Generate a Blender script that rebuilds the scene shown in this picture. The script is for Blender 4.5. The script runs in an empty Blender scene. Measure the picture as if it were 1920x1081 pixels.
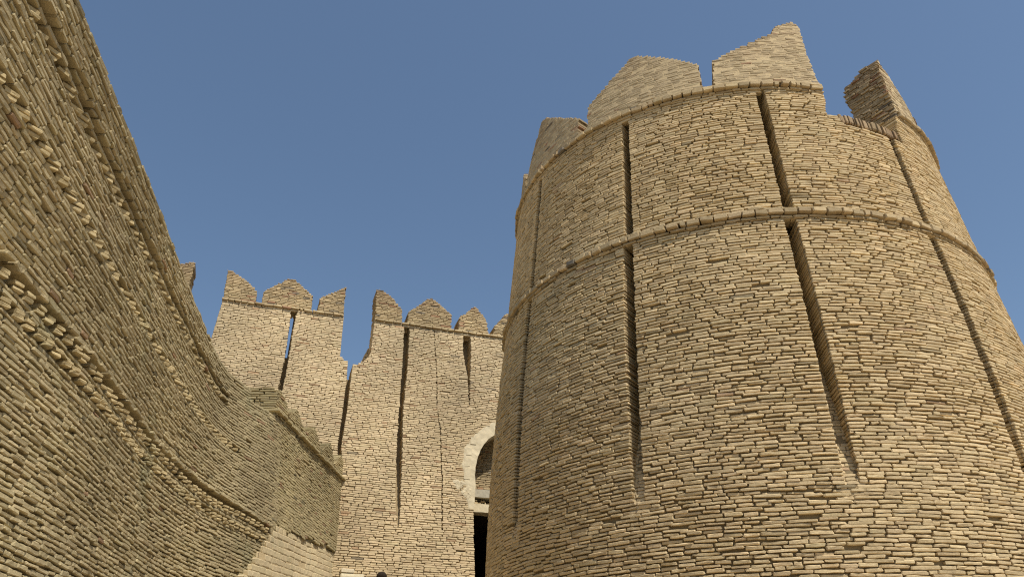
import bpy, math, random
import numpy as np

rng = np.random.default_rng(7)
random.seed(7)
C = bpy.context.scene.collection
EYE = 1.6                       # all surveyed heights below are relative to the eye
R = math.radians

# ------------------------------------------------------------------ materials
def nodes_of(name):
    m = bpy.data.materials.new(name); m.use_nodes = True
    nt = m.node_tree; b = nt.nodes['Principled BSDF']
    b.inputs['Roughness'].default_value = 0.93
    b.inputs['Specular IOR Level'].default_value = 0.12
    return m, nt, b

def brick_material(name, stain=(0.20, 0.15, 0.10), stain_amt=0.35, fine=70.0, bump=0.5, red=0.0,
                   mortar=False, base=(0.40, 0.31, 0.20), dust=0.25, green=0.0):
    m, nt, b = nodes_of(name)
    N, L = nt.nodes, nt.links
    tc = N.new('ShaderNodeTexCoord')
    def noise(scale, detail=4, rough=0.6):
        n = N.new('ShaderNodeTexNoise'); n.inputs['Scale'].default_value = scale
        n.inputs['Detail'].default_value = detail; n.inputs['Roughness'].default_value = rough
        L.new(tc.outputs['Object'], n.inputs['Vector']); return n
    def mix(a, bcol, fac, mode='MIX'):
        x = N.new('ShaderNodeMix'); x.data_type = 'RGBA'; x.blend_type = mode
        if isinstance(fac, float): x.inputs[0].default_value = fac
        else: L.new(fac, x.inputs[0])
        for i, v in ((6, a), (7, bcol)):
            if isinstance(v, tuple): x.inputs[i].default_value = (*v, 1)
            else: L.new(v, x.inputs[i])
        return x.outputs[2]
    def ramp(src, lo, hi, a=0.0, c=1.0):
        r = N.new('ShaderNodeMapRange'); r.inputs[1].default_value = lo; r.inputs[2].default_value = hi
        r.inputs[3].default_value = a; r.inputs[4].default_value = c
        L.new(src, r.inputs[0]); return r.outputs[0]
    if mortar:
        rgb = N.new('ShaderNodeRGB'); rgb.outputs[0].default_value = (*base, 1); col = rgb.outputs[0]
    else:
        at = N.new('ShaderNodeAttribute'); at.attribute_name = 'Col'; col = at.outputs['Color']
    big = noise(0.9, 5); mid = noise(7.0, 5); tiny = noise(fine, 3, 0.7)
    # large weathering patches: pale dust wash and darker damp stains
    col = mix(col, base, ramp(big.outputs['Fac'], 0.42, 0.68, 0.0, dust))
    st = N.new('ShaderNodeMath'); st.operation = 'MULTIPLY'
    L.new(ramp(mid.outputs['Fac'], 0.56, 0.74), st.inputs[0]); st.inputs[1].default_value = stain_amt
    col = mix(col, stain, st.outputs[0])
    mp = N.new('ShaderNodeMapping'); mp.inputs['Scale'].default_value = (1, 1, .16); L.new(tc.outputs['Object'], mp.inputs[0])
    sk = noise(2.6, 6, .65); L.new(mp.outputs[0], sk.inputs['Vector'])
    col = mix(col, stain, ramp(sk.outputs['Fac'], 0.56, 0.80, 0.0, .26))
    if red > 0:
        rn = noise(1.7, 6, 0.65)
        col = mix(col, (0.24, 0.115, 0.06), ramp(rn.outputs['Fac'], 0.60, 0.76, 0.0, red))
    if green > 0:
        gn = noise(1.15, 4, 0.5)
        col = mix(col, (0.17, 0.19, 0.11), ramp(gn.outputs['Fac'], 0.60, 0.74, 0.0, green))
    g = N.new('ShaderNodeCombineColor')
    v = ramp(tiny.outputs['Fac'], 0.25, 0.75, 0.78, 1.16)
    for k in range(3): L.new(v, g.inputs[k])
    col = mix(col, g.outputs[0], 1.0, 'MULTIPLY')
    L.new(col, b.inputs['Base Color'])
    n2 = noise(fine * 0.45, 5, 0.7)
    bp = N.new('ShaderNodeBump'); bp.inputs['Strength'].default_value = bump; bp.inputs['Distance'].default_value = 0.012
    L.new(n2.outputs['Fac'], bp.inputs['Height']); L.new(bp.outputs[0], b.inputs['Normal'])
    return m

def plain_material(name, col, rough=0.9, scale=20.0, var=0.25, bump=0.2):
    m, nt, b = nodes_of(name); N, L = nt.nodes, nt.links
    b.inputs['Roughness'].default_value = rough
    tc = N.new('ShaderNodeTexCoord'); n = N.new('ShaderNodeTexNoise')
    n.inputs['Scale'].default_value = scale; n.inputs['Detail'].default_value = 6
    L.new(tc.outputs['Object'], n.inputs['Vector'])
    r = N.new('ShaderNodeValToRGB'); L.new(n.outputs['Fac'], r.inputs[0])
    r.color_ramp.elements[0].position = 0.3; r.color_ramp.elements[1].position = 0.7
    r.color_ramp.elements[0].color = (*[c * (1 - var) for c in col], 1)
    r.color_ramp.elements[1].color = (*[min(1, c * (1 + var)) for c in col], 1)
    L.new(r.outputs[0], b.inputs['Base Color'])
    bp = N.new('ShaderNodeBump'); bp.inputs['Strength'].default_value = bump; bp.inputs['Distance'].default_value = 0.02
    L.new(n.outputs['Fac'], bp.inputs['Height']); L.new(bp.outputs[0], b.inputs['Normal'])
    return m

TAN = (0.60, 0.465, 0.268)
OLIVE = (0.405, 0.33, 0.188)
M_TOWER = brick_material('tower_brick', base=TAN, stain_amt=0.26)
M_TOWER_MORTAR = brick_material('tower_mud_mortar', mortar=True, base=(0.25, 0.19, 0.105), stain_amt=0.2)
M_PLASTER = brick_material('mud_washed_brick', base=(0.46, 0.36, 0.215), stain_amt=0.3, dust=0.6, red=0.25)
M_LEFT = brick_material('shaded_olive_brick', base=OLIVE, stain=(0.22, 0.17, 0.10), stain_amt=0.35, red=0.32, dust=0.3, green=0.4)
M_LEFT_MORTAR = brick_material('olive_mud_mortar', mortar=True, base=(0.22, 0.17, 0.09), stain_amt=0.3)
M_BACK = brick_material('gate_brick', base=(0.46, 0.355, 0.20), stain_amt=0.32, red=0.12)
M_BACK_MORTAR = brick_material('gate_mud_mortar', mortar=True, base=(0.33, 0.25, 0.14), stain_amt=0.2)
M_BLOCK = brick_material('pale_block', base=(0.60, 0.49, 0.30), stain=(0.36, 0.33, 0.21), stain_amt=0.25, fine=40, bump=0.35, green=0.5)
M_LIME = plain_material('lime_plaster', (0.60, 0.51, 0.34), scale=9, var=0.16, bump=0.3)
M_SLAB = plain_material('grey_lintel_stone', (0.40, 0.36, 0.27), scale=14, var=0.14)
M_DARK = plain_material('shaded_passage_wall', (0.07, 0.055, 0.035), scale=8, var=0.3)  # brick walls coloured near black to stand in for the unlit interior
M_GROUND = plain_material('dusty_ground', (0.36, 0.28, 0.18), scale=3.0, var=0.2, bump=0.5)
M_PATH = plain_material('stone_ramp', (0.34, 0.28, 0.19), scale=6.0, var=0.25, bump=0.5)
M_SKIN = plain_material('skin', (0.30, 0.17, 0.10), rough=0.6, scale=30, var=0.06, bump=0.02)
M_HAIR = plain_material('dark_hair', (0.03, 0.02, 0.012), rough=0.6, scale=160, var=0.45, bump=0.6)
M_CLOTH = plain_material('cotton_tunic', (0.42, 0.43, 0.42), scale=60, var=0.06, bump=0.1)
M_TROUSER = plain_material('cotton_trousers', (0.36, 0.36, 0.35), scale=60, var=0.06, bump=0.1)
M_SHOE = plain_material('sandal_leather', (0.05, 0.03, 0.02), scale=40)

# ------------------------------------------------------------------ helpers
def thing(name, label, cat, loc=(0, 0, 0), group=None):
    o = bpy.data.objects.new(name, None); C.objects.link(o); o.location = loc
    o.empty_display_size = 0.3
    o['label'] = label; o['category'] = cat
    if group: o['group'] = group
    return o

def tag(o, label, cat, group=None):
    o['label'] = label; o['category'] = cat
    if group: o['group'] = group

class Geo:
    """Collects quads (world coordinates relative to the eye height) into ONE mesh object."""
    def __init__(s): s.v = []; s.f = []; s.c = []; s.m = []; s.n = 0
    def add(s, V, F, col=None, mat=0):
        V = np.asarray(V, float).reshape(-1, 3); F = np.asarray(F, np.int64).reshape(-1, 4)
        s.v.append(V); s.f.append(F + s.n); s.n += len(V)
        if col is None: col = np.tile(TAN, (len(V), 1))
        s.c.append(np.broadcast_to(np.asarray(col, float), (len(V), 3)))
        s.m.append(np.full(len(F), mat, np.int32))
    def build(s, name, mats, parent=None, smooth=False, origin=None):
        V = np.concatenate(s.v).copy(); F = np.concatenate(s.f); col = np.concatenate(s.c); M = np.concatenate(s.m)
        V[:, 2] += EYE
        if parent is not None: V -= np.array(parent.location)
        if origin is not None: V -= np.array(origin)
        me = bpy.data.meshes.new(name)
        me.vertices.add(len(V)); me.vertices.foreach_set('co', V.astype(np.float32).ravel())
        me.loops.add(F.size); me.loops.foreach_set('vertex_index', F.astype(np.int32).ravel())
        me.polygons.add(len(F))
        me.polygons.foreach_set('loop_start', np.arange(0, F.size, 4, dtype=np.int32))
        me.polygons.foreach_set('material_index', M)
        me.polygons.foreach_set('use_smooth', np.full(len(F), smooth, bool))
        for m in (mats if isinstance(mats, (list, tuple)) else [mats]): me.materials.append(m)
        ca = me.color_attributes.new('Col', 'FLOAT_COLOR', 'POINT')
        ca.data.foreach_set('color', np.concatenate([col, np.ones((len(col), 1))], 1).astype(np.float32).ravel())
        me.update(calc_edges=True); me.validate()
        o = bpy.data.objects.new(name, me); C.objects.link(o)
        if parent is not None: o.parent = parent
        if origin is not None: o.location = origin
        return o

def poly_intervals(poly, z):
    xs = []
    n = len(poly)
    for i in range(n):
        (x0, z0), (x1, z1) = poly[i], poly[(i + 1) % n]
        if (z0 <= z) != (z1 <= z): xs.append(x0 + (x1 - x0) * (z - z0) / (z1 - z0))
    xs.sort()
    return [(xs[i], xs[i + 1]) for i in range(0, len(xs) - 1, 2)]

def ragged(poly, sd):
    return lambda z: [(a + abs(rng.normal(0, sd)), b - abs(rng.normal(0, sd))) for a, b in poly_intervals(poly, z)]

def minus(iv, holes):
    out = list(iv)
    for h0, h1 in holes:
        nx = []
        for a, b in out:
            if h1 <= a or h0 >= b: nx.append((a, b)); continue
            if h0 > a: nx.append((a, h0))
            if h1 < b: nx.append((h1, b))
        out = nx
    return out

_ph = rng.uniform(0, 6.28, 40)
_pj = rng.uniform(-1, 1, 4096)
def warp(s, z, amp, jump):
    w = (np.sin(s * 2.1 + z * .6 + _ph[0]) * .5 + np.sin(s * 4.7 - z * 1.3 + _ph[1]) * .3 + np.sin(s * 1.1 + z * 2.3 + _ph[2]) * .4
         + np.sin(s * 9.3 + z * 3.1 + _ph[6]) * .18) * amp
    cell = np.floor(s / .83 + .5 * np.sin(z * 1.7 + _ph[3]) + .25 * np.sin(z * 4.3 + _ph[4])).astype(int)
    row = np.floor(z / 1.9 + .4 * np.sin(s * 1.3 + _ph[5])).astype(int)
    return w + jump * _pj[(cell * 37 + row * 101) % 4096]

def template(cols, rows):
    nc, nr = len(cols), len(rows)
    A, B = np.meshgrid(cols, rows, indexing='ij')
    idx = np.arange(nc * nr).reshape(nc, nr)
    F = [(idx[i, j], idx[i + 1, j], idx[i + 1, j + 1], idx[i, j + 1]) for i in range(nc - 1) for j in range(nr - 1)]
    per = [idx[i, 0] for i in range(nc)] + [idx[nc - 1, j] for j in range(1, nr)] + [idx[i, nr - 1] for i in range(nc - 2, -1, -1)] + [idx[0, j] for j in range(nr - 2, 0, -1)]
    k = len(per); n0 = nc * nr
    for i in range(k): F.append((per[(i + 1) % k], per[i], n0 + i, n0 + (i + 1) % k))
    on = np.zeros(n0, bool); on[per] = True
    corner = np.zeros(n0, bool); corner[[idx[0, 0], idx[-1, 0], idx[-1, -1], idx[0, -1]]] = True
    return A.ravel(), B.ravel(), on, corner, np.array(per), np.array(F)

HI = ([0, .05, .36, .66, .95, 1], [0, .16, .84, 1])
LO = ([0, .06, .5, .94, 1], [0, .18, .82, 1])

def lay(geo, surf, rows, scale=1.0, lens=(.13, .25), gap=.009, vgap=.009, depth=.09, edge_depth=.4, prot=(0, .009),
        chamf=.009, jit=.0032, amp=.018, jump=.010, tilt=.0038, tmpl=HI, colf=None, mat=0, edges=True, off=0.0,
        relief=None, hole=0.003, wide=None, open_joint=0.05):
    """Lay courses of single bricks on surf(s, z, off). rows = [(z0, z1, [(s0, s1), ...])]; scale = metres per unit s."""
    S0, S1, Z0, Z1, DP = [], [], [], [], []
    for z0, z1, ivs in rows:
        for a, b in ivs:
            la, lb = a * scale, b * scale
            if lb - la < .03: continue
            x = la; first = True
            o = rng.uniform(.4, 1.0)
            while x < lb - 1e-6:
                l = rng.uniform(*lens) if rng.random() < .6 or wide is None else rng.uniform(*wide)
                if rng.random() < .12: l *= .55
                if first: l *= o
                y = x + l
                if lb - y < lens[0] * .55: y = lb
                last = y >= lb - 1e-6
                if not (rng.random() < hole and not (first or last)):
                    S0.append(x); S1.append(y); Z0.append(z0); Z1.append(z1)
                    DP.append(edge_depth if (edges and (first or last)) else depth)
                first = False; x = y
    if not S0: return
    S0, S1, Z0, Z1, DP = map(np.array, (S0, S1, Z0, Z1, DP)); n = len(S0)
    A, B, on, cor, per, F = template(*tmpl); k = len(A); kp = len(per)
    L = (S1 - S0)[:, None]; H = (Z1 - Z0)[:, None]
    gs = gap * rng.uniform(.4, 1.7, (n, 1)) * np.where(rng.random((n, 1)) < open_joint, 2.6, 1); gz = vgap * rng.uniform(.4, 1.8, (n, 1))
    if relief is not None:
        q_ = np.clip(.35 + .65 * relief((S0 + S1) / 2, (Z0 + Z1) / 2), .3, 1.25)[:, None]; gs = gs * q_; gz = gz * q_
    a = A[None, :] * (L - gs) + gs / 2; b = B[None, :] * (H - gz) + gz / 2
    a = a + rng.normal(0, jit, (n, k)); b = b + rng.normal(0, jit * .55, (n, k))
    ca = np.where(cor, 1, 0)[None, :]
    a = a + ca * np.sign(.5 - A)[None, :] * .009; b = b + ca * np.sign(.5 - B)[None, :] * .005
    b = b + rng.normal(0, tilt, (n, 1)) * (A - .5)[None, :] + rng.normal(0, .0035, (n, 1))
    sc = (S0 + S1) / 2; zc = (Z0 + Z1) / 2
    b = b + warp(sc, zc, amp, jump)[:, None]
    rl = 1.0 if relief is None else relief(sc, zc)[:, None]
    pr = rng.uniform(prot[0], prot[1], (n, 1)) + np.where(rng.random((n, 1)) < .05, -.012, 0)
    yaw = rng.normal(0, .004, (n, 1)) * (A - .5)[None, :]
    d = off + (pr + yaw) * rl + np.where(on[None, :], -chamf * rng.uniform(.7, 1.5, (n, k)), 0) * rl - ca * chamf * .5 + rng.normal(0, .0009, (n, k)) + rng.normal(0, .0011, (n, 1)) * (B - .5)[None, :] * 2
    s = (S0[:, None] + a) / scale; z = Z0[:, None] + b
    db = np.repeat((off - DP)[:, None], kp, 1)
    s_all = np.concatenate([s, s[:, per]], 1); z_all = np.concatenate([z, z[:, per]], 1); d_all = np.concatenate([d, db], 1)
    V = surf(s_all.ravel(), z_all.ravel(), d_all.ravel())
    FF = (F[None] + (np.arange(n) * (k + kp))[:, None, None]).reshape(-1, 4)
    col = colf(sc / scale, zc) if colf else np.tile(TAN, (n, 1))
    geo.add(V, FF, np.repeat(col, k + kp, 0), mat)

def backing(geo, surf, rows, off, scale=1.0, step=.3, mat=1):
    """Continuous mud mortar bed just behind the brick faces."""
    for z0, z1, ivs in rows:
        for a, b in ivs:
            m = max(1, int(math.ceil((b - a) * scale / step)))
            s = np.linspace(a, b, m + 1)
            V = np.concatenate([surf(s, np.full(m + 1, z0), np.full(m + 1, off)), surf(s, np.full(m + 1, z1), np.full(m + 1, off))])
            i = np.arange(m)
            geo.add(V, np.stack([i, i + 1, i + m + 2, i + m + 1], 1), None, mat)

def courses(z0, z1, pitch, fn, var=.1):
    rows = []; z = z0
    while z < z1 - pitch * .4:
        h = pitch * rng.uniform(1 - var, 1 + var)
        if z1 - (z + h) < pitch * .4: h = z1 - z
        iv = fn(z + h / 2)
        if iv: rows.append((z, z + h, iv))
        z += h
    return rows

def tones(base, spread=.13, dark=.03, darkcol=(.15, .13, .10), red=.05, redcol=(.33, .19, .11)):
    base = np.array(base)
    def f(s, z):
        n = len(s)
        v = np.clip(rng.normal(1, spread, n), .6, 1.35)[:, None]
        patch = (1 + .09 * np.sin(s * 1.3 + z * .9) + .07 * np.sin(s * 3.1 - z * 2.2 + 1))[:, None]
        c = base[None] * v * patch * (1 + rng.normal(0, .007, (n, 3)))
        r = rng.random(n)
        c[r < dark] = np.array(darkcol) * rng.uniform(.8, 1.5, ((r < dark).sum(), 1))
        q = (r > 1 - red)
        c[q] = np.array(redcol) * rng.uniform(.8, 1.25, (q.sum(), 1))
        return c
    return f

def crown_tones(base, zlo, zhi, **kw):
    g = tones(base, **kw)
    def f(s, z):
        c = g(s, z); t = np.clip((z - zlo) / (zhi - zlo), 0, 1)[:, None] * rng.uniform(.3, 1, (len(s), 1))
        return c * (1 - .75 * t) + np.array((.235, .145, .085)) * .75 * t
    return f

def prism(geo, quad_front, depth_vec, mat=0, col=None):
    """Box from four front corners and a depth vector."""
    f = np.array(quad_front, float); V = np.concatenate([f, f + np.array(depth_vec)])
    geo.add(V, [(0, 1, 2, 3), (7, 6, 5, 4), (1, 0, 4, 5), (2, 1, 5, 6), (3, 2, 6, 7), (0, 3, 7, 4)], col, mat)

def rot_box(geo, cx, cy, cz, lx, ly, lz, ang, col, jit=.004, ch=.008):
    """Small worn brick turned about the vertical (bevelled box)."""
    pts = []
    for zz, ins in ((-.5, ch), (-.5 + ch / lz, 0), (.5 - ch / lz, 0), (.5, ch)):
        for sx, sy in ((-1, -1), (1, -1), (1, 1), (-1, 1)):
            pts.append((sx * (lx / 2 - ins), sy * (ly / 2 - ins), zz * lz))
    P = np.array(pts) + rng.normal(0, jit, (16, 3))
    c, s = math.cos(ang), math.sin(ang)
    V = np.stack([cx + c * P[:, 0] - s * P[:, 1], cy + s * P[:, 0] + c * P[:, 1], cz + P[:, 2]], 1)
    F = [(3, 2, 1, 0), (12, 13, 14, 15)]
    for r in range(3):
        for i in range(4):
            j = (i + 1) % 4; F.append((r * 4 + i, r * 4 + j, r * 4 + 4 + j, r * 4 + 4 + i))
    geo.add(V, F, col)

PITCH = .0418

# ================================================================== ROUND TOWER
TX, TY = 3.677, 12.0
RH1, RR1, RH2, RR2 = 5.70, 3.773, 8.012, 3.557
def trad(z):
    dz = RH1 - z; lo = np.minimum(dz, 4.4)
    return np.where(dz < 0, RR1 + (RR2 - RR1) * (-dz) / (RH2 - RH1), RR1 + .1245 * lo - .01329 * lo * lo + .03 * np.maximum(dz - 4.4, 0))
def t_surf(th, z, off):
    a = np.radians(th); r = trad(z) + off
    return np.stack([TX + r * np.sin(a), TY - r * np.cos(a), z], 1)
TS = R(1) * 3.9                       # metres per degree
tower = thing('round_tower', 'massive tapering round brick tower with vertical grooves, two ring courses and broken battlements', 'tower', (TX, TY, 0))
SLOT = [(-95.7, -93.8), (-65.3, -63.3), (-35.65, -33.75), (-4.6, -2.5), (25.7, 27.7), (55, 57)]
def groove_iv(z):
    iv = []
    for a, b in SLOT:
        lo = 2.16 + .05 * math.sin(a)
        if lo < z < 5.60 or 5.76 < z < 7.88:
            w = (b - a) * (.86 if z > 5.7 else 1.0) * (1 - .10 * max(0, (3 - z)))
            m = (a + b) / 2 + (.25 if z > 5.76 else 0); iv.append((m - w / 2 + rng.normal(0, .05), m + w / 2 + rng.normal(0, .05)))
    return iv
def breach(z):
    if z < 7.36: return []
    L = 11.2 + .5 * math.sin(z * 9); Rr = 30.6 + (z - 7.4) * 4.2 + .4 * math.sin(z * 13)
    if z < 7.50: L = 13 + (7.5 - z) * 10
    return [(L, Rr)]
def tw_iv(z): return minus(minus([(-128, 128)], groove_iv(z)), breach(z))
def t_relief(s, z):
    n = .5 + .5 * np.sin(s * .9 + 1.0) * np.sin(z * 1.1 + .5)
    m = .5 + .5 * np.sin(s * 1.7 + z * .8 + 2.0) * np.sin(z * 2.1 - s * .6)
    low = np.clip((3.4 - z) / 2.2, 0, 1)
    return np.clip(1.2 - .5 * low * n - .45 * m * m, .35, 1.25)
g = Geo()
rowsA = courses(-1.75, 5.62, PITCH, tw_iv); rowsB = courses(5.76, 7.94, PITCH, tw_iv)
T_COL = tones(TAN, .05, .005, darkcol=(.33, .265, .16), red=.004, redcol=(.43, .30, .18))
for rows in (rowsA, rowsB):
    lay(g, t_surf, rows, TS, lens=(.15, .20), wide=(.22, .29), vgap=.0105, gap=.010, jit=.0038, colf=T_COL, relief=t_relief, edge_depth=.62)
    backing(g, t_surf, rows, -.036, TS)
# unbuilt-up rear of the shell and terrace deck, plain mud-coated masonry
th = np.linspace(128, 232, 40); zz = np.array([-1.75, 0, 2, 4, 5.7, 7.9])
for i in range(5):
    V = np.concatenate([t_surf(th, np.full(40, zz[i]), np.zeros(40)), t_surf(th, np.full(40, zz[i + 1]), np.zeros(40))]); k = np.arange(39)
    g.add(V, np.stack([k, k + 1, k + 41, k + 40], 1), None, 1)
g.build('wall', [M_TOWER, M_TOWER_MORTAR], tower)
g = Geo()
th = np.linspace(-180, 180, 73); o = np.concatenate([t_surf(th, np.full(73, 7.2), np.full(73, -.1)), t_surf(th, np.full(73, 7.2), np.full(73, -3.4))]); k = np.arange(72)
g.add(o, np.stack([k, k + 1, k + 74, k + 73], 1)); g.build('terrace_floor', M_TOWER_MORTAR, tower)
# groove backs
for a, b in SLOT:
    for z0, z1 in ((2.05, 5.66), (5.70, 7.92)):
        g = Geo(); m = 24; z = np.linspace(z0, z1, m)
        dep = -np.clip(.012 + (z - 2.18) * .26, .012, .46)
        cols = np.linspace(a - .9, b + .9, 5)
        V = np.concatenate([t_surf(np.full(m, c), z, dep + rng.normal(0, .003, m)) for c in cols])
        F = [(c * m + i, (c + 1) * m + i, (c + 1) * m + i + 1, c * m + i + 1) for c in range(4) for i in range(m - 1)]
        g.add(V, F, None, 1)
        def gs(th, z, off): return t_surf(th, z, off - np.clip(.004 + (z - 2.18) * .26, .004, .45))
        lay(g, gs, courses(z0, z1, PITCH, lambda z: [(a - .8, b + .8)]), TS, lens=(.1, .2), prot=(0, .004), depth=.02, edges=False, chamf=.004, gap=.006, vgap=.005, colf=T_COL)
        g.build('groove', [M_TOWER, M_TOWER_MORTAR], tower)
# ring courses
def ring(ivs, z, name):
    g = Geo()
    lay(g, t_surf, [(z - .035, z + .047, ivs)], TS, lens=(.14, .20), prot=(.052, .078), depth=.3, edge_depth=.45, gap=.014, vgap=.006, amp=.008, jump=0.0, colf=tones((.44, .335, .19), .10, .01, red=.0), chamf=.014, tilt=.012)
    lay(g, t_surf, [(z + .047, z + .088, ivs)], TS, lens=(.16, .26), prot=(.012, .04), depth=.2, edge_depth=.4, amp=.008, jump=0.0, colf=tones((.45, .345, .195), .10, .01, red=.0))
    lay(g, t_surf, [(z - .080, z - .035, ivs)], TS, lens=(.16, .26), prot=(.006, .03), depth=.2, edge_depth=.4, amp=.008, jump=0.0, colf=tones((.42, .32, .18), .10, .01, red=.0))
    return g.build(name, M_TOWER, tower)
ring([(-128, 128)], 5.69, 'string_course')
ring([(-128, 11.6)], 7.99, 'string_course')
ring([(34.6, 128)], 7.99, 'string_course')
# merlons (outline in degrees, height)
MER = [[(-107, 8.0), (-107, 8.5), (-93, 9.2), (-91, 9.2), (-78.4, 8.55), (-78.4, 8.0)],
       [(-75.6, 8.0), (-75.6, 8.5), (-67, 9.26), (-64, 9.20), (-48.2, 8.46), (-48.2, 8.0)],
       [(-45.6, 8.0), (-45.6, 8.57), (-36, 8.98), (-32.6, 9.18), (-29.6, 9.14), (-22, 8.86), (-15.6, 8.58), (-15.4, 8.0)],
       [(-13.3, 8.0), (-12.5, 8.60), (-2, 8.96), (3, 9.13), (4.2, 9.27), (9.0, 9.47), (11.4, 9.40), (10.9, 8.7), (11.6, 8.0)],
       [(34.4, 8.0), (35.4, 8.6), (36.0, 9.06), (36.3, 9.16), (37.0, 9.17), (37.1, 9.33), (38.6, 9.34), (39.2, 9.24), (41, 9.16), (48.6, 8.58), (48.6, 8.0)],
       [(51.2, 8.0), (51.2, 8.58), (61, 9.1), (64, 9.2), (79, 8.55), (79, 8.0)]]
for P in MER:
    g = Geo()
    rows = courses(8.05, 9.5, .0405, ragged(P, .35))
    kw = dict(lens=(.15, .27), colf=crown_tones((.46, .36, .215), 8.5, 9.45, spread=.06, dark=.008, red=.02), chamf=.0035, jit=.004, amp=.006, jump=.006)
    for o_, d_ in ((0, .2), (-.205, .2), (-.41, .2)):
        rr = [w_ for w_ in rows if w_[1] < (9.6 if P[0][0] != 34.4 else 9.36 + .30 * o_ + rng.uniform(-.03, .03))]
        lay(g, t_surf, rr, TS, depth=d_, edge_depth=d_ + rng.uniform(-.01, .01), prot=(-.002, .005), gap=.006, vgap=.005, off=o_, **kw)
    if P[0][0] == 34.4:          # broken end seen from below: bonded brick ends, rough towards the top
        def end_s(s_, z, off):
            th = np.radians(np.interp(z, [8.0, 8.6, 9.06, 9.34], [34.3, 35.3, 35.9, 36.4])); rr_ = trad(z) - s_
            return np.stack([TX + rr_ * np.sin(th) - off * np.cos(th), TY - rr_ * np.cos(th) - off * np.sin(th), z], 1)
        er = courses(7.6, 9.26, .0405, lambda z: [(.0, (.62 if z < 9.05 else .62 - (z - 9.05) * 1.6) + rng.normal(0, .02))])
        lay(g, end_s, er, 1.0, lens=(.10, .15), wide=(.18, .25), depth=.16, edges=False, prot=(-.008, .022), jit=.005, tilt=.007, gap=.008, vgap=.008, jump=.004, amp=.006, colf=crown_tones((.40, .31, .185), 8.6, 9.3, spread=.12, dark=.03, red=.05))
    backing(g, t_surf, rows, -.0005, TS)
    g.build('merlon', [M_PLASTER, M_PLASTER], tower)
# soldier course along the broken sill
g = Geo()
lay(g, t_surf, [(7.36, 7.52, [(13.4, 30.4)])], TS, lens=(.04, .07), prot=(-.02, .02), depth=.35, edge_depth=.4, gap=.012, amp=.004, jump=0, colf=tones((.27, .185, .105), .18), tilt=.004)
g.build('sill_course', M_PLASTER, tower)

# ================================================================== GATE FRONT (battered plane)
PSI, BET, DB = R(17.5), R(12.0), -14.8188
UH = np.array([math.cos(PSI), math.sin(PSI), 0]); NH = np.array([math.sin(PSI), -math.cos(PSI), 0])
def b_surf(u, z, off):
    w = (DB - z * math.sin(BET)) / math.cos(BET)
    return u[:, None] * UH + (w + off)[:, None] * NH + np.stack([0 * z, 0 * z, z], 1)
def bpt(u, z, off=0.0): return b_surf(np.array([u], float), np.array([z], float), np.array([off], float))[0]
B_KW = dict(lens=(.12, .17), wide=(.18, .24), tmpl=LO, gap=.0065, vgap=.0052, amp=.012, jump=.008, chamf=.006, jit=.003, open_joint=.12)
B_COL = tones((.58, .455, .275), .05, .003, darkcol=(.25, .20, .13), red=.02, redcol=(.42, .28, .16))
def b_wall(part_parent, polys, holes, z0, z1, name='wall', edge=.55, extra=None):
    g = Geo()
    def iv(z):
        r = []
        for P in polys: r += poly_intervals(P, z)
        for H in holes: r = minus(r, [(p + rng.normal(0, .006), q + rng.normal(0, .006)) for p, q in poly_intervals(H, z)])
        return r
    rows = courses(z0, z1, .0445, iv)
    lay(g, b_surf, rows, 1.0, colf=B_COL, edge_depth=edge, hole=.0, **B_KW)
    backing(g, b_surf, rows, -.03, 1.0, step=3)
    if extra: extra(g)
    return g.build(name, [M_BACK, M_BACK_MORTAR], part_parent)
def b_merlon(parent, P):
    g = Geo(); rows = courses(8.57, 9.6, .0435, ragged(P, .018))
    cf = crown_tones((.45, .345, .195), 8.9, 9.45, spread=.11)
    lay(g, b_surf, rows, 1.0, colf=cf, depth=.30, edge_depth=.30, vgap=.007, gap=.008, lens=(.13, .25), tmpl=LO, amp=.006, jump=.006)
    lay(g, b_surf, rows, 1.0, colf=cf, depth=.28, edge_depth=.28, off=-.30, vgap=.007, gap=.008, lens=(.13, .25), tmpl=LO, amp=.006, jump=.006)
    backing(g, b_surf, rows, -.018, 1.0, step=3)
    g.build('merlon', [M_BACK, M_BACK_MORTAR], parent)
def b_string(parent, u0, u1):
    g = Geo()
    lay(g, b_surf, [(8.505, 8.565, [(u0, u1)])], 1.0, lens=(.13, .22), prot=(.045, .065), depth=.4, edge_depth=.55, amp=.006, jump=0, colf=tones((.43, .33, .185), .10, .01, red=.01), tmpl=LO, gap=.012, tilt=.009)
    g.build('string_course', M_BACK, parent)
def b_groove(parent, pts, dep):
    """pts = [(ua, ub, z)] front edges; the back panel sits dep(z) behind the face."""
    g = Geo(); n = len(pts); V = []
    for ua, ub, z in pts: V += [bpt(ua - .12, z, -dep(z)), bpt(ub + .12, z, -dep(z))]
    g.add(V, [(2 * i, 2 * i + 1, 2 * i + 3, 2 * i + 2) for i in range(n - 1)])
    g.build('groove', M_BACK_MORTAR, parent)

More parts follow.
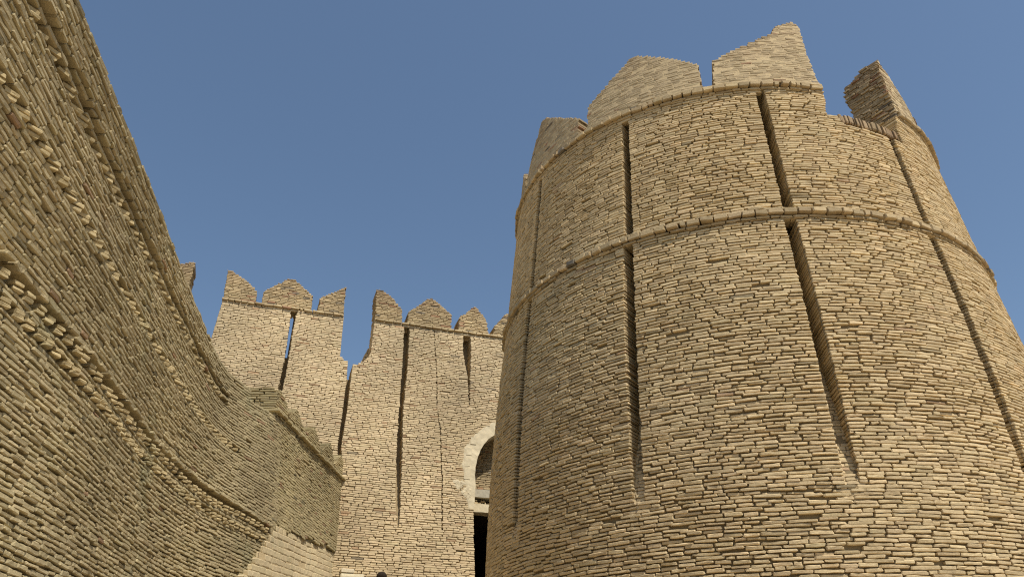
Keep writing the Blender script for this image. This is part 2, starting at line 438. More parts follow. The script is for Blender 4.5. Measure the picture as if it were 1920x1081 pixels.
# --- bastion with the see-through slit
pb = bpt(0, -1.0)
bastion = thing('bastion', 'square brick bastion with three merlons and a see-through slit, behind the curved wall', 'bastion', (pb[0], pb[1], 0))
slit = [(.06, 8.48), (.19, 8.48), (.165, 8.1), (.155, 7.1), (.12, 6.36), (.03, 6.36), (.075, 7.1), (.07, 8.1)]
b_wall(bastion, [[(-1.55, -1), (-1.50, 7.4), (-1.46, 8.15), (-1.44, 8.52), (1.25, 8.52), (1.25, 7.40), (1.31, 7.38), (1.33, 7.34), (1.43, 7.32), (1.44, 6.9), (1.41, 5.95), (1.37, 5.2), (1.40, 4.9), (1.44, -1)]], [slit], -1.0, 8.52)
b_string(bastion, -1.46, 1.25)
for P in ([(-1.45, 8.5), (-1.48, 9.42), (-1.32, 9.37), (-1.03, 9.18), (-.75, 8.93), (-.71, 8.5)],
          [(-.62, 8.5), (-.62, 8.93), (-.39, 9.15), (-.12, 9.41), (.03, 9.41), (.25, 9.22), (.5, 8.99), (.52, 8.5)],
          [(.64, 8.5), (.65, 8.97), (.92, 9.17), (1.25, 9.42), (1.25, 8.5)]): b_merlon(bastion, P)
b_groove(bastion, [(.02, .14, 6.3), (.05, .17, 7.36)], lambda z: .36)
b_groove(bastion, [(.24, .15, 7.2), (.265, .2, 8.55)], lambda z: .40)

# --- ruined bit of wall left of the bastion
pr_ = bpt(-2.6, -1.0)
ruin = thing('ruined_wall', 'narrow ruined wall stub with half a merlon, between curved wall top and bastion', 'wall', (pr_[0], pr_[1], 0))
b_wall(ruin, [[(-5.5, -1), (-5.5, 8.5), (-2.21, 8.5), (-2.24, 7.6), (-2.3, 7.2), (-1.56, 7.1), (-1.58, -1)]], [], 3.0, 8.52)
b_merlon(ruin, [(-3.3, 8.5), (-3.3, 8.9), (-2.53, 9.36), (-2.25, 9.50), (-2.18, 9.46), (-2.19, 8.5)])

# --- gatehouse wall with arch
pg = bpt(5.7, -1.0)
gate = thing('gatehouse', 'tall brick gatehouse front with merlons, dark grooves and plastered arch over a black doorway', 'gatehouse', (pg[0], pg[1], 0))
ACX = 5.75
half_in = [(4.22, -1), (4.21, 3.58), (4.23, 4.05), (4.27, 4.5), (4.30, 5.04), (4.36, 5.27), (4.47, 5.53), (4.64, 5.74), (4.83, 5.88), (5.2, 6.08), (ACX, 6.30)]
half_out = [(4.10, 4.36), (4.08, 4.6), (4.03, 4.98), (4.06, 5.31), (4.13, 5.53), (4.32, 5.80), (4.55, 6.0), (4.88, 6.21), (5.2, 6.36), (ACX, 6.56)]
mir = lambda L: [(2 * ACX - u, z) for u, z in reversed(L)]
opening = half_in[:3] + half_out + mir(half_out)[1:] + mir(half_in[:3])
g1 = [(2.66, 2.685, 3.60), (2.63, 2.70, 3.9), (2.60, 2.70, 4.3), (2.59, 2.71, 5.1), (2.615, 2.70, 6.17), (2.655, 2.77, 7.3), (2.67, 2.795, 8.05), (2.68, 2.80, 8.47)]
g2 = [(4.195, 4.21, 6.55), (4.19, 4.24, 7.26), (4.10, 4.29, 7.9), (4.11, 4.29, 8.47)]
gp = lambda L: [(a, z) for a, b, z in L] + [(b, z) for a, b, z in reversed(L)]
crk = [(3.56, 3.6), (3.565, 4.68), (3.55, 5.0), (3.53, 5.84), (3.455, 6.37), (3.455, 7.0), (3.435, 7.64), (3.385, 8.5)]
crack = [(u - .004, z) for u, z in crk] + [(u + .006, z) for u, z in reversed(crk)]
def behind(g):       # thicker core of the wall behind the broken left edge
    rows = courses(7.0, 8.0, .0445, lambda z: [(1.66 + .26 * max(0, (z - 7.0)) ** 1.5, 2.7)])
    lay(g, b_surf, rows, 1.0, colf=B_COL, edge_depth=.35, depth=.2, off=-.56, **B_KW)
b_wall(gate, [[(1.46, -1), (1.49, 4.9), (1.44, 5.2), (1.50, 6.04), (1.525, 6.98), (1.545, 7.24), (1.74, 7.30), (1.76, 7.34), (1.88, 7.5), (1.92, 7.62), (1.94, 8.1), (1.96, 8.52), (9.5, 8.52), (9.5, -1)]],
       [opening, gp(g1), gp(g2), crack], -1.0, 8.52, extra=behind)
b_string(gate, 1.96, 9.5)
for P in ([(1.96, 8.5), (1.95, 9.47), (2.06, 9.5), (2.32, 9.35), (2.62, 8.96), (2.63, 8.5)],
          [(2.72, 8.5), (2.75, 8.93), (3.01, 9.17), (3.2, 9.41), (3.36, 9.44), (3.58, 9.27), (3.84, 9.03), (3.84, 8.5)],
          [(3.98, 8.5), (4.01, 8.99), (4.19, 9.13), (4.38, 9.34), (4.49, 9.34), (4.65, 9.15), (4.75, 8.95), (4.76, 8.5)],
          [(4.86, 8.5), (4.9, 8.84), (5.06, 9.05), (5.23, 9.3), (5.36, 9.34), (5.6, 9.1), (5.7, 8.9), (5.7, 8.5)],
          [(5.82, 8.5), (5.84, 8.9), (6.2, 9.35), (6.3, 9.35), (6.62, 8.9), (6.64, 8.5)]): b_merlon(gate, P)
b_groove(gate, g1, lambda z: min(.34, .02 + (z - 3.5) * .16))
b_groove(gate, g2, lambda z: min(.34, .02 + (z - 6.4) * .3))
b_groove(gate, [(3.5, 3.58, 3.5), (3.4, 3.58, 6.0), (3.36, 3.44, 8.5)], lambda z: .10)
b_groove(gate, [(1.36, 1.5, 4.7), (1.40, 1.53, 6.0), (1.42, 1.55, 6.97)], lambda z: .34)
# plastered arch band: front face and soffit
g = Geo()
full_in = half_in[2:] + mir(half_in[2:])[1:]
ho = [half_in[2]] + half_out[:]
full_out = [(4.12, 4.05)] + half_out + mir(half_out)[1:] + [(2 * ACX - 4.12, 4.05)]
def resample(L, n):
    P = np.array(L); d = np.r_[0, np.cumsum(np.hypot(*np.diff(P, axis=0).T))]; t = np.linspace(0, d[-1], n)
    return np.stack([np.interp(t, d, P[:, 0]), np.interp(t, d, P[:, 1])], 1)
n = 70; I = resample(full_in, n); O = resample(full_out, n)
O[:, 0] += rng.normal(0, .012, n); O[:, 1] += rng.normal(0, .012, n)
I[:, 0] += rng.normal(0, .004, n)
jit = rng.normal(.004, .005, n)
OX = np.stack([ACX + (O[:, 0] - ACX) * 1.07, 5 + (O[:, 1] - 5) * np.where(O[:, 1] > 5, 1.07, 1)], 1)
V = np.concatenate([b_surf(OX[:, 0], OX[:, 1], np.full(n, -.05)), b_surf(O[:, 0], O[:, 1], jit), b_surf(I[:, 0], I[:, 1], jit - .004), b_surf(I[:, 0], I[:, 1], np.full(n, -.62))])
k = np.arange(n - 1)
g.add(V, np.concatenate([np.stack([k + r * n, k + 1 + r * n, k + 1 + (r + 1) * n, k + (r + 1) * n], 1) for r in range(3)]))
g.build('arch', M_LIME, gate, smooth=False)
# stones of the arch rim, set proud of the band on its outer left haunch
for (ua, za, ub, zb) in ((4.03, 4.72, 4.16, 4.97), (4.05, 5.02, 4.17, 5.2), (4.09, 5.28, 4.22, 5.46), (4.2, 5.55, 4.33, 5.72)):
    f = [bpt(ua, za, .012), bpt(ub, za, .012), bpt(ub + .02, zb, .012), bpt(ua + .02, zb, .012)]
    g = Geo(); prism(g, f, -.1 * NH); g.build('arch_stone', M_LIME, gate)
def patch(name, cu, cz, ru, rz, parent, mat, sd):
    g = Geo(); q = np.random.default_rng(sd); n_ = 40; t = np.linspace(0, 2 * np.pi, n_, endpoint=False)
    rad_ = 1 + .22 * np.sin(3 * t + q.uniform(0, 6)) + .14 * np.sin(7 * t + q.uniform(0, 6)) + q.normal(0, .06, n_)
    V = []
    for k_, o_ in ((1.0, -.02), (.96, .006), (.6, .014), (.25, .012)):
        V.append(b_surf(cu + ru * rad_ * k_ * np.cos(t), cz + rz * rad_ * k_ * np.sin(t), np.full(n_, o_) + q.normal(0, .0025, n_)))
    V = np.concatenate(V); i = np.arange(n_); j = (i + 1) % n_
    F = np.concatenate([np.stack([i + a * n_, j + a * n_, j + (a + 1) * n_, i + (a + 1) * n_], 1) for a in range(3)] + [np.array([[3 * n_ + x, 3 * n_ + n_ - 1 - x, 3 * n_ + n_ - 2 - x, 3 * n_ + x + 1][::-1] for x in range(n_ // 2 - 1)])])
    g.add(V, F); g.build(name, mat, parent)
patch('plaster_patch', 3.93, 4.60, .13, .10, gate, M_LIME, 3)
patch('plaster_patch', 4.09, 4.42, .10, .16, gate, M_LIME, 5)
# tympanum brickwork inside the arch, recessed
g = Geo()
tym = [(4.1, 4.60)] + [(u - .1, z) for u, z in half_in[3:-1]] + [(ACX, 6.35)] + [(u + .1, z) for u, z in mir(half_in[3:-1])] + [(2 * ACX - 4.1, 4.60)]
rows = courses(4.62, 6.3, .0445, lambda z: poly_intervals(tym, z))
lay(g, b_surf, rows, 1.0, colf=tones((.40, .31, .18), .12), off=-.52, edges=False, **B_KW)
backing(g, b_surf, rows, -.54, 1.0, step=3); g.build('tympanum', [M_BACK, M_BACK_MORTAR], gate)
def beam(name, z0, z1, off, thick, mat):
    g = Geo(); m = 24; u = np.linspace(4.05, 2 * ACX - 4.05, m)
    prof = [(off - thick, z1), (off, z1), (off, z0), (off - thick, z0)]
    V = np.concatenate([b_surf(u, np.full(m, z) + rng.normal(0, .004, m), np.full(m, o) + rng.normal(0, .003, m)) for o, z in prof])
    k = np.arange(m - 1)
    g.add(V, np.concatenate([np.stack([k + r * m, k + 1 + r * m, k + 1 + ((r + 1) % 4) * m, k + ((r + 1) % 4) * m], 1) for r in range(4)]))
    g.build(name, mat, gate, smooth=False)
beam('lintel', 4.44, 4.62, -.34, .3, M_SLAB)
beam('lintel', 4.10, 4.28, -.30, .3, M_LIME)
g = Geo()                                     # broken rubble bricks packed between the two lintels
rows = [(4.28, 4.345, [(4.2, 7.3)]), (4.345, 4.39, [(4.26, 4.42), (4.5, 4.6), (4.8, 5.2), (5.5, 6.4)])]
lay(g, b_surf, rows, 1.0, lens=(.06, .14), prot=(-.06, .03), depth=.15, edge_depth=.15, off=-.38, tmpl=LO, colf=tones((.42, .33, .19), .15), tilt=.02, amp=.004, jump=0)
g.build('rubble_fill', M_BACK, gate)
g = Geo()                                     # passage, its unlit gloom put into the dark wall colour
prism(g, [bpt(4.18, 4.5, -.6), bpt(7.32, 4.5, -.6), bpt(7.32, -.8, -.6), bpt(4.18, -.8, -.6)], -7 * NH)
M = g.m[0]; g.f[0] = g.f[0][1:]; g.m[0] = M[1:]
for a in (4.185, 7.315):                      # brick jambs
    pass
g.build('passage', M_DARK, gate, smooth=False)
g = Geo()
for a, sg in ((4.215, -1), (2 * ACX - 4.215, 1)):
    prism(g, [bpt(a + sg * .03, 4.1, -.1), bpt(a + sg * .5, 4.1, -.1), bpt(a + sg * .5, -.9, -.1), bpt(a + sg * .03, -.9, -.1)], -.6 * NH)
g.build('jamb', M_BACK_MORTAR, gate, smooth=False)

# ================================================================== CURVED WALL
def LX(y): return np.where(y < 5.2, -3.345 + (-.075) * (np.minimum(y, 5.2) - 5.2), np.polyval([-.00104, .00662, .03331, -.11782, -3.73425], np.clip(y, 5.2, 12.4) - 8))
def MX(y): return np.polyval([.00198, .01303, -.12489, -3.73293], np.clip(y, 3, 12.4) - 8) - .10 * (np.minimum(y, 3) - 3)
def UX(y): return np.polyval([-.00071, .00223, -.13361, -3.75686], np.clip(y, 3, 12.4) - 8) - .10 * (np.minimum(y, 3) - 3)
def TXx(y): return np.polyval([.00086, .00257, -.16436, -3.76848], np.clip(y, 3, 12.4) - 8) - .10 * (np.minimum(y, 3) - 3)
def cx_(y, z):
    l, m, u, t = LX(y), MX(y), UX(y), TXx(y)
    f = lambda a, b, z0, z1: a + (b - a) * (z - z0) / (z1 - z0)
    x = np.where(z < 2.7, l + .085 * (2.7 - z), np.where(z < 3.5, f(l, m, 2.7, 3.5), np.where(z < 4.2, f(m, u, 3.5, 4.2), f(u, t, 4.2, 4.6))))
    q = np.clip((y - 9.9) / 2.15, 0, 1); q = q * q * (3 - 2 * q)          # turns into the straight wall
    return x * (1 - q) + (-3.72 + .0827 * (y - 11.95) - .0855 * (z - 4.5)) * q
def c_surf(y, z, off):
    e = .02; dx = (cx_(y + e, z) - cx_(y - e, z)) / (2 * e); l = np.sqrt(1 + dx * dx)
    return np.stack([cx_(y, z) + off / l, y - off * dx / l, z], 1)
curved = thing('curved_wall', 'long shaded concave brick wall with toothed brick bands and a ridge near its top', 'wall', (-3.6, 4, 0))
def ctop(y): return 4.70 - (.30 if y > 11.0 else 0)
seg = [(y, y + .25) for y in np.arange(-4, 12.2, .25)]
def c_iv(z):
    if z < 4.36: return [(-4, 12.25)]
    out = []
    for a, b in seg:
        if ctop(a) > z:
            if out and abs(out[-1][1] - a) < 1e-6: out[-1] = (out[-1][0], b)
            else: out.append((a, b))
    return out
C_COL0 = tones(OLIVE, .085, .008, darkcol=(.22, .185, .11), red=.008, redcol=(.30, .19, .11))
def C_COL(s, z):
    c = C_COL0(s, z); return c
g = Geo()
bands = [(2.40, 2.48), (2.565, 2.645), (3.46, 3.545), (4.02, 4.12)]         # toothed rows
cords = [(2.655, 2.735), (4.165, 4.235)]
cuts = [-1.75, 2.40, 2.48, 2.565, 2.735, 3.46, 3.545, 4.04, 4.235, 4.262, 4.575]
def c_par(y, z, off): return c_surf(y, z, off + .028 * np.clip((11.0 - y) / .6, 0, 1))
C_KW = dict(lens=(.11, .16), wide=(.17, .24), colf=C_COL, prot=(0, .014), jit=.0036, tilt=.004, chamf=.009, amp=.012, edge_depth=.3, vgap=.011, gap=.007, relief=lambda s, z: 1 - .6 * np.clip((s - 9.8) / 2, 0, 1))
for a, b in zip(cuts[:-1], cuts[1:]):
    if (a, b) in ((2.40, 2.48), (3.46, 3.545), (2.565, 2.735), (4.04, 4.235), (4.235, 4.262)): continue
    rows = courses(a, b, .0425, c_iv)
    sf = c_par if a > 4.2 else c_surf
    lay(g, sf, rows, 1.0, jump=.006 if b - a > .7 else .002, depth=.12 if b < 4.3 else .5, **C_KW)
    backing(g, sf, rows, -.038, 1.0)
for z0, z1, y0 in ((3.46, 3.545, 10.97), (4.04, 4.265, 10.65), (2.40, 2.48, 11.75), (2.565, 2.735, 11.95)):   # beyond the ends of the toothed rows
    lay(g, c_surf, courses(z0, z1, .0425, lambda z: [(y0, 12.25)]), 1.0, jump=0, depth=.12, **C_KW)
recess = [(2.40, 2.48, [(-4, 12.25)]), (2.565, 2.735, [(-4, 12.25)]), (3.46, 3.545, [(-4, 12.25)]), (4.04, 4.235, [(-4, 12.25)])]
backing(g, c_surf, recess, -.060, 1.0)
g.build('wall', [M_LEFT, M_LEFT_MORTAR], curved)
def teeth(z0, z1, y0, y1, spacing, name, prob=1.0, bright=1.0, sink=-.060, wid=.078, turn=-18):
    g = Geo(); y = y0; h = (z1 - z0) / 2
    while y < y1:
        for r in range(2):
            if rng.random() > prob: continue
            zc = z0 + h * (r + .5) + .012 * math.sin(y * 2.1 + z0)
            yy = y + rng.normal(0, .010)
            fade = 1.0 if y < y1 - 2 else .6
            p = c_surf(np.array([yy]), np.array([zc]), np.array([sink + rng.normal(0, .005)]))[0]
            dx = float((cx_(yy + .05, zc) - cx_(yy - .05, zc)) / .1)
            col = np.array(OLIVE) * rng.uniform(1.0, 1.35) * bright * np.array([1.04, 1.0, .93])
            rot_box(g, p[0], p[1], p[2], .18, wid, h - .009, R(turn) + rng.normal(0, .07) - math.atan(dx), col, jit=.003, ch=.006)
        y += spacing * rng.uniform(.9, 1.1)
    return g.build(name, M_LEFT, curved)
teeth(2.563, 2.640, -3.5, 11.9, .165, 'dentil_band', .985, .98)
teeth(2.402, 2.478, -3.5, 11.7, .165, 'dentil_band', .97, .98)
teeth(3.462, 3.543, -3.5, 11.0, .170, 'dogtooth_band', .95, .96, -.078, .105, -34)
teeth(4.045, 4.13, -3.5, 10.6, .18, 'dogtooth_band', .8, .9, -.082, .10, -34)
for z, end, d0, d1 in ((2.692, 12.0, .036, .056),):
    g = Geo()
    lay(g, c_surf, [(z - .001, z + .043, [(-4, end)])], 1.0, lens=(.11, .19), prot=(d0 - .012, d1), depth=.24, colf=C_COL, amp=.016, jump=.004, tilt=.011, gap=.013, jit=.005)
    g.build('string_course', M_LEFT, curved)
g = Geo()
lay(g, c_surf, [(4.133, 4.178, [(-4, 10.7)])], 1.0, jump=0, depth=.12, **C_KW)
lay(g, c_par, [(4.222, 4.262, [(-4, 10.8)])], 1.0, lens=(.11, .19), prot=(-.018, .014), depth=.2, colf=C_COL, amp=.016, jump=.004, tilt=.010, gap=.013, jit=.005)
g.build('string_course', M_LEFT, curved)

# ================================================================== STRAIGHT WALL with small merlons
SX0, SDX, SBT = -3.72, .0827, .0855
def s_surf(y, z, off):
    l = math.hypot(1, SDX)
    return np.stack([SX0 + SDX * (y - 11.95) - SBT * (z - 4.5) + off / l, y - off * SDX / l, z], 1)
p0 = s_surf(np.array([13.9]), np.array([0.]), np.array([0.]))[0]
side = thing('parapet_wall', 'short straight brick wall with worn stepped merlons, between the curved wall and gatehouse', 'wall', (p0[0], p0[1], 0))
S_COL = tones((.425, .348, .19), .08, .006, darkcol=(.2, .17, .10), red=.02, redcol=(.31, .20, .115))
rev_top = lambda y: 2.76 + (y - 12.3) * .095 + .03 * math.sin(y * 7.3) + .02 * math.sin(y * 17)
ys = np.arange(12.3, 15.95, .12)
low = [(12.0, 2.2), (12.28, 2.74)] + [(y, rev_top(y)) for y in ys]
g = Geo()
poly = [(11.95, 2.0)] + low + [(16.3, 3.1), (16.3, 4.46), (11.95, 4.46)]
rows = courses(2.0, 4.46, .0425, lambda z: [(a + (rng.uniform(.04, .22) if a < 12.0 else 0), b) for a, b in poly_intervals(poly, z)])
lay(g, s_surf, rows, 1.0, lens=(.11, .20), tmpl=LO, colf=S_COL, prot=(0, .010), edge_depth=.12, amp=.010, jump=.004, vgap=.007, tilt=.004, chamf=.006, relief=lambda s, z: np.clip(.45 + (z - 3.2) * .6, .35, 1.0))
backing(g, s_surf, rows, -.013, 1.0, step=2)
# end face looking back down the ramp
def e_surf(s, z, off): return np.stack([-4.6 + s, np.full_like(s, 11.95) - off, z], 1)
def e_iv(z): return [(.05, -(-4.6) + SX0 - SBT * (z - 4.5) - .005)]
rows = courses(4.2, 4.46, .0435, e_iv)
lay(g, e_surf, rows, 1.0, lens=(.14, .26), tmpl=LO, colf=S_COL, edges=False, depth=.1); backing(g, e_surf, rows, -.024, 1.0)
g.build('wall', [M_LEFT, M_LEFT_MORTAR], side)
g = Geo()
lay(g, s_surf, [(4.455, 4.505, [(11.9, 16.1)])], 1.0, lens=(.14, .24), prot=(.05, .075), depth=.3, edge_depth=.3, amp=.012, jump=0, tmpl=LO, colf=S_COL, tilt=.01)
g.build('string_course', M_LEFT, side)
for i, P in enumerate(([(11.95, 4.45), (11.97, 4.80), (12.10, 4.88), (12.22, 4.87), (12.46, 4.79), (12.53, 4.45)],
          [(12.55, 4.45), (12.56, 4.62), (12.95, 4.89), (13.08, 4.83), (13.44, 4.63), (13.44, 4.45)],
          [(13.5, 4.45), (13.5, 4.66), (13.97, 4.92), (14.2, 4.80), (14.37, 4.63), (14.4, 4.45)],
          [(14.42, 4.45), (14.42, 4.65), (14.97, 4.95), (15.18, 4.80), (15.25, 4.62), (15.28, 4.45)],
          [(15.3, 4.45), (15.3, 4.66), (15.73, 4.96), (15.95, 4.85), (15.95, 4.45)])):
    g = Geo(); rows = courses(4.505, 5.0, .042, lambda z: poly_intervals(P, z))
    kw = dict(lens=(.12, .23), tmpl=LO, colf=S_COL, amp=.004, jump=.004, vgap=.007, gap=.008)
    lay(g, s_surf, rows, 1.0, depth=.24, edge_depth=.24, **kw)
    lay(g, s_surf, rows, 1.0, depth=.26, edge_depth=.26, off=-.24, **kw)
    backing(g, s_surf, rows, -.02, 1.0)
    if i == 0:
        rows = courses(4.46, 4.86, .0435, lambda z: [(.32, .865 - max(0, z - 4.78) * .8)])
        lay(g, e_surf, rows, 1.0, lens=(.14, .26), tmpl=LO, colf=S_COL, edge_depth=.2, depth=.2, off=.01)
    g.build('merlon', [M_LEFT, M_LEFT_MORTAR], side)

# ================================================================== PALE BLOCK REVETMENT at the foot
pv = s_surf(np.array([12.6]), np.array([-1.]), np.array([0.]))[0]
rev = thing('block_revetment', 'smooth pale block masonry facing at the foot of the walls, beside the gatehouse corner', 'masonry', (pv[0], pv[1], 0))
SL = .07
def r_surf(y, zr, off):
    return s_surf(y, zr + SL * (y - 12.3), off - .035 + .085 * np.clip((13.6 - y) / 2.4, 0, 1))
rp = [(y, rev_top(y) - SL * (y - 12.3) - .02) for y in ys] + [(16.2, 3.05 - SL * 3.9), (16.2, -1.5), (8.0, -1.5), (9.2, .36 + .2), (10.3, 1.24), (11.0, 1.80 + .09), (11.5, 2.2 + .05), (12.0, 2.56 + .02)]
g = Geo()
rows = courses(-1.5, 3.0, .09, lambda z: poly_intervals(rp, z))
lay(g, r_surf, rows, 1.0, lens=(.24, .38), prot=(0, .005), chamf=.0035, gap=.005, vgap=.0045, jit=.003, amp=.006, jump=.0, tilt=.003, colf=tones((.60, .49, .30), .04, .0, red=.0), depth=.1, edge_depth=.12, hole=0)
backing(g, r_surf, rows, -.004, 1.0)
g.build('facing', [M_BLOCK, M_BLOCK], rev)
# two pale cut stones where the facing meets the gatehouse
for (u0, u1, z1, nm) in ((1.62, 1.87, 2.71, 'pale squared stone, upper of two at the foot of the gatehouse wall'), (1.62, 2.05, 2.625, 'longer pale squared stone, lower of two at the foot of the gatehouse wall')):
    z0 = z1 - (.082 if z1 > 2.7 else .3)
    q = bpt((u0 + u1) / 2, z0, .05)
    g = Geo(); lay(g, b_surf, [(z0, z1, [(u0, u1)])], 1.0, lens=(.6, .7), prot=(.10, .105), depth=.05, edge_depth=.05, gap=.003, vgap=.003, chamf=.012, jit=.004, amp=0, jump=0, tilt=0, colf=tones((.60, .52, .36), .03, 0, red=0), hole=0)
    o = g.build('cut_stone', M_BLOCK, None, origin=(q[0], q[1], q[2] + EYE)); tag(o, nm, 'stone')

# ================================================================== GROUND
def gh(x, y):
    t = np.clip((y - .5) / 16.0, 0, 1)
    base = 2.62 * t
    return base + .02 * np.sin(x * 1.7 + y) * 0 + .03 * np.sin(x * .9) * np.sin(y * .7)
def sheet(name, xs, ys_, dz, mat):
    X, Y = np.meshgrid(xs, ys_, indexing='ij'); Z = gh(X, Y) + dz
    V = np.stack([X.ravel(), Y.ravel(), Z.ravel() - EYE], 1); n1, n2 = X.shape
    F = [(i * n2 + j, (i + 1) * n2 + j, (i + 1) * n2 + j + 1, i * n2 + j + 1) for i in range(n1 - 1) for j in range(n2 - 1)]
    g = Geo(); g.add(V, F); o = g.build(name, mat); o['kind'] = 'structure'; return o
ax = np.r_[-900, -300, -100, -40, np.arange(-20, 20.1, 1), 40, 100, 300, 900]
ay = np.r_[-900, -300, -100, -40, np.arange(-20, 30.1, 1), 60, 120, 300, 900]
sheet('ground', ax, ay, 0, M_GROUND)
sheet('ramp_path', np.linspace(-2.9, .6, 8), np.linspace(-6, 16.2, 30), .02, M_PATH)

# ================================================================== PERSON on the ramp
PXY = (-1.94, 12.5); hz = float(gh(np.array(PXY[0]), np.array(PXY[1]))) + .02
person = thing('person', 'dark-haired person on the ramp before the gatehouse wall, only the crown of the head showing', 'person', (PXY[0], PXY[1], hz))
HT = 2.165 + EYE - hz                    # standing height so the crown is where the photo shows it
def skinned(name, pts, edges, mat, parent, sub=2, root=0):
    me = bpy.data.meshes.new(name); k = HT / 1.70
    me.from_pydata([(p[0] * k, p[1] * k, p[2] * k) for p in pts], edges, [])
    o = bpy.data.objects.new(name, me); C.objects.link(o); o.parent = parent
    sk = o.modifiers.new('skin', 'SKIN'); sk.use_smooth_shade = True
    if not me.skin_vertices: me.attributes  # layer is created together with the modifier below
    if not me.skin_vertices:
        bpy.context.view_layer.objects.active = o; o.select_set(True); bpy.ops.mesh.customdata_skin_add(); o.select_set(False)
    for i, sv in enumerate(me.skin_vertices[0].data):
        r = pts[i][3]; r = r if isinstance(r, tuple) else (r, r)
        sv.radius = (r[0] * k, r[1] * k); sv.use_root = (i == root)
    s = o.modifiers.new('sub', 'SUBSURF'); s.levels = sub; s.render_levels = sub
    me.materials.append(mat); return o
# one continuous body: pelvis, spine, neck, head, arms with fingers, legs and feet (facing +y, towards the gate)
P, E_ = [], []
def pt(x, y, z, r, link=None):
    P.append((x, y, z, r)); i = len(P) - 1
    if link is not None: E_.append((link, i))
    return i
pel = pt(0, 0, .92, (.155, .115)); wa = pt(0, .01, 1.08, (.135, .10), pel); ch = pt(0, .01, 1.27, (.165, .115), wa); sh = pt(0, 0, 1.40, (.12, .085), ch)
nk = pt(0, .005, 1.47, .055, sh); jw = pt(0, .03, 1.535, (.062, .072), nk); hd = pt(0, .012, 1.605, (.077, .092), jw); tp = pt(0, 0, 1.655, (.052, .062), hd)
for sd in (-1, 1):
    hip = pt(sd * .095, 0, .84, .092, pel); kn = pt(sd * .105, .025, .48, .06, hip); cf = pt(sd * .108, -.01, .33, .056, kn); an = pt(sd * .11, -.015, .085, .038, cf)
    ft = pt(sd * .12, .075, .04, (.036, .03), an); pt(sd * .13, .155, .028, (.034, .02), ft)
    s1 = pt(sd * .185, 0, 1.385, .062, sh); el = pt(sd * .245, -.02, 1.10, .043, s1); wr = pt(sd * .262, .05, .87, .028, el); pa = pt(sd * .262, .065, .80, (.036, .018), wr)
    for j, (dy, ln) in enumerate(((-.03, .055), (-.01, .068), (.010, .072), (.028, .064))):
        k1 = pt(sd * .262, .065 + dy, .755, .010, pa); k2 = pt(sd * .255, .07 + dy, .755 - ln * .55, .009, k1); pt(sd * .243, .075 + dy, .755 - ln, .008, k2)
    t1 = pt(sd * .25, .105, .815, .011, pa); pt(sd * .24, .12, .775, .009, t1)
body = skinned('body', P, E_, M_SKIN, person)
# face, ears and hair belong to the head; tunic and trousers follow the body
skinned('nose', [(0, .108, 1.60, .008), (0, .122, 1.575, .013)], [(0, 1)], M_SKIN, person)
for sd in (-1, 1):
    skinned('ear', [(sd * .080, -.005, 1.575, .010), (sd * .088, -.012, 1.605, .014)], [(0, 1)], M_SKIN, person)
    skinned('eye', [(sd * .032, .094, 1.605, .009), (sd * .034, .096, 1.605, .009)], [(0, 1)], M_HAIR, person, 1)
skinned('mouth', [(-.02, .105, 1.535, .005), (.02, .105, 1.535, .005)], [(0, 1)], M_SKIN, person, 1)
skinned('hair', [(0, -.035, 1.555, (.075, .055)), (0, -.022, 1.615, (.088, .088)), (0, -.004, 1.658, (.066, .074)), (0, .0, 1.678, (.03, .034))], [(0, 1), (1, 2), (2, 3)], M_HAIR, person, 2)
TP = [(0, 0, 1.43, (.10, .085)), (0, .005, 1.36, (.19, .125)), (0, .01, 1.22, (.185, .135)), (0, .01, 1.02, (.175, .135)), (0, 0, .80, (.205, .165)), (0, 0, .56, (.225, .185))]
TE = [(i, i + 1) for i in range(5)]
for sd in (-1, 1):
    b0 = len(TP); TP += [(sd * .19, 0, 1.38, .075), (sd * .248, -.02, 1.10, .058), (sd * .262, .04, .905, .046)]; TE += [(1, b0), (b0, b0 + 1), (b0 + 1, b0 + 2)]
skinned('tunic', TP, TE, M_CLOTH, person)
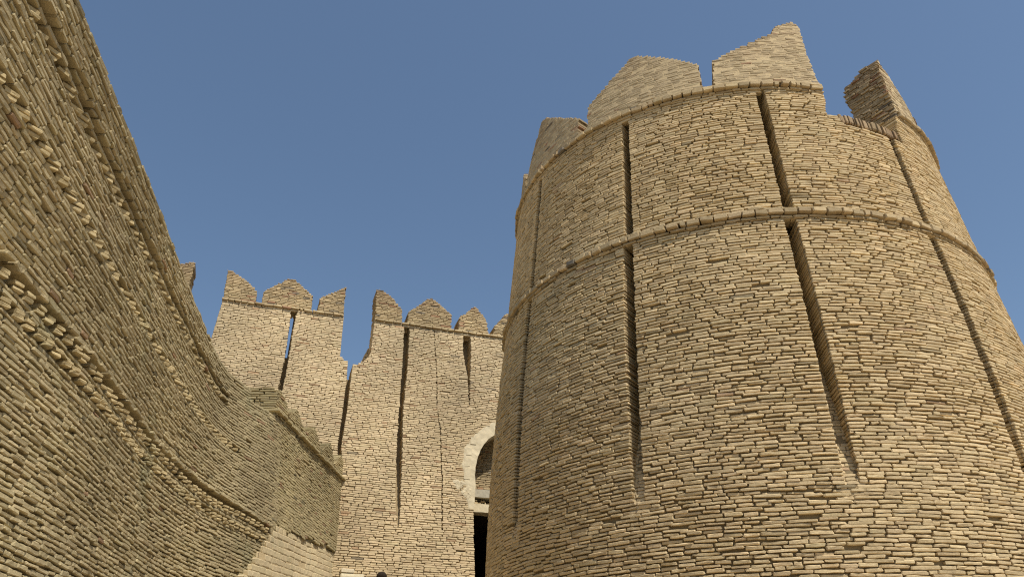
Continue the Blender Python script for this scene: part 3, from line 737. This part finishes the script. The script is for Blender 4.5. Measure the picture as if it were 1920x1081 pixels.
for sd in (-1, 1):
    skinned('trouser_leg', [(sd * .095, 0, .80, .11), (sd * .105, .02, .48, .085), (sd * .11, -.01, .14, .062)], [(0, 1), (1, 2)], M_TROUSER, person)
    skinned('sandal', [(sd * .11, -.05, .02, (.04, .018)), (sd * .12, .05, .02, (.045, .018)), (sd * .13, .165, .018, (.04, .014))], [(0, 1), (1, 2)], M_SHOE, person)

# ================================================================== LIGHT, SKY, CAMERA
SUN_EL, SUN_AZ = R(64.5), R(140)          # azimuth clockwise from +y
sd = bpy.data.lights.new('sun', 'SUN'); sd.energy = 5.0; sd.angle = R(.53); sd.color = (1.0, .94, .84)
so = bpy.data.objects.new('sun', sd); C.objects.link(so)
d = (math.sin(SUN_AZ) * math.cos(SUN_EL), math.cos(SUN_AZ) * math.cos(SUN_EL), math.sin(SUN_EL))
from mathutils import Vector
so.rotation_euler = Vector(d).to_track_quat('Z', 'Y').to_euler(); so.location = (10, -20, 40)
w = bpy.data.worlds.new('World'); bpy.context.scene.world = w; w.use_nodes = True
nt = w.node_tree; bg = nt.nodes['Background']
sky = nt.nodes.new('ShaderNodeTexSky'); sky.sky_type = 'NISHITA'; sky.sun_disc = False
sky.sun_elevation = SUN_EL; sky.sun_rotation = SUN_AZ; sky.air_density = 1.0; sky.dust_density = .7; sky.ozone_density = 2.2
hs = nt.nodes.new('ShaderNodeHueSaturation'); hs.inputs['Hue'].default_value = .495; hs.inputs['Saturation'].default_value = .98
nt.links.new(sky.outputs[0], hs.inputs['Color']); nt.links.new(hs.outputs[0], bg.inputs[0]); bg.inputs[1].default_value = .120

cam = bpy.data.cameras.new('camera'); co = bpy.data.objects.new('camera', cam); C.objects.link(co)
cam.sensor_width = 36; cam.lens = 36 * 1500 / 1920; cam.clip_end = 3000; cam.clip_start = .05
co.location = (0, 0, EYE); co.rotation_euler = (R(90 + 29.23), 0, 0)
sc = bpy.context.scene; sc.camera = co
sc.render.engine = 'CYCLES'; sc.cycles.use_denoising = False
sc.cycles.filter_width = 1.15; sc.cycles.max_bounces = 6; sc.cycles.diffuse_bounces = 3
sc.view_settings.view_transform = 'Standard'; sc.view_settings.look = 'None'; sc.view_settings.exposure = 0; sc.view_settings.gamma = 1
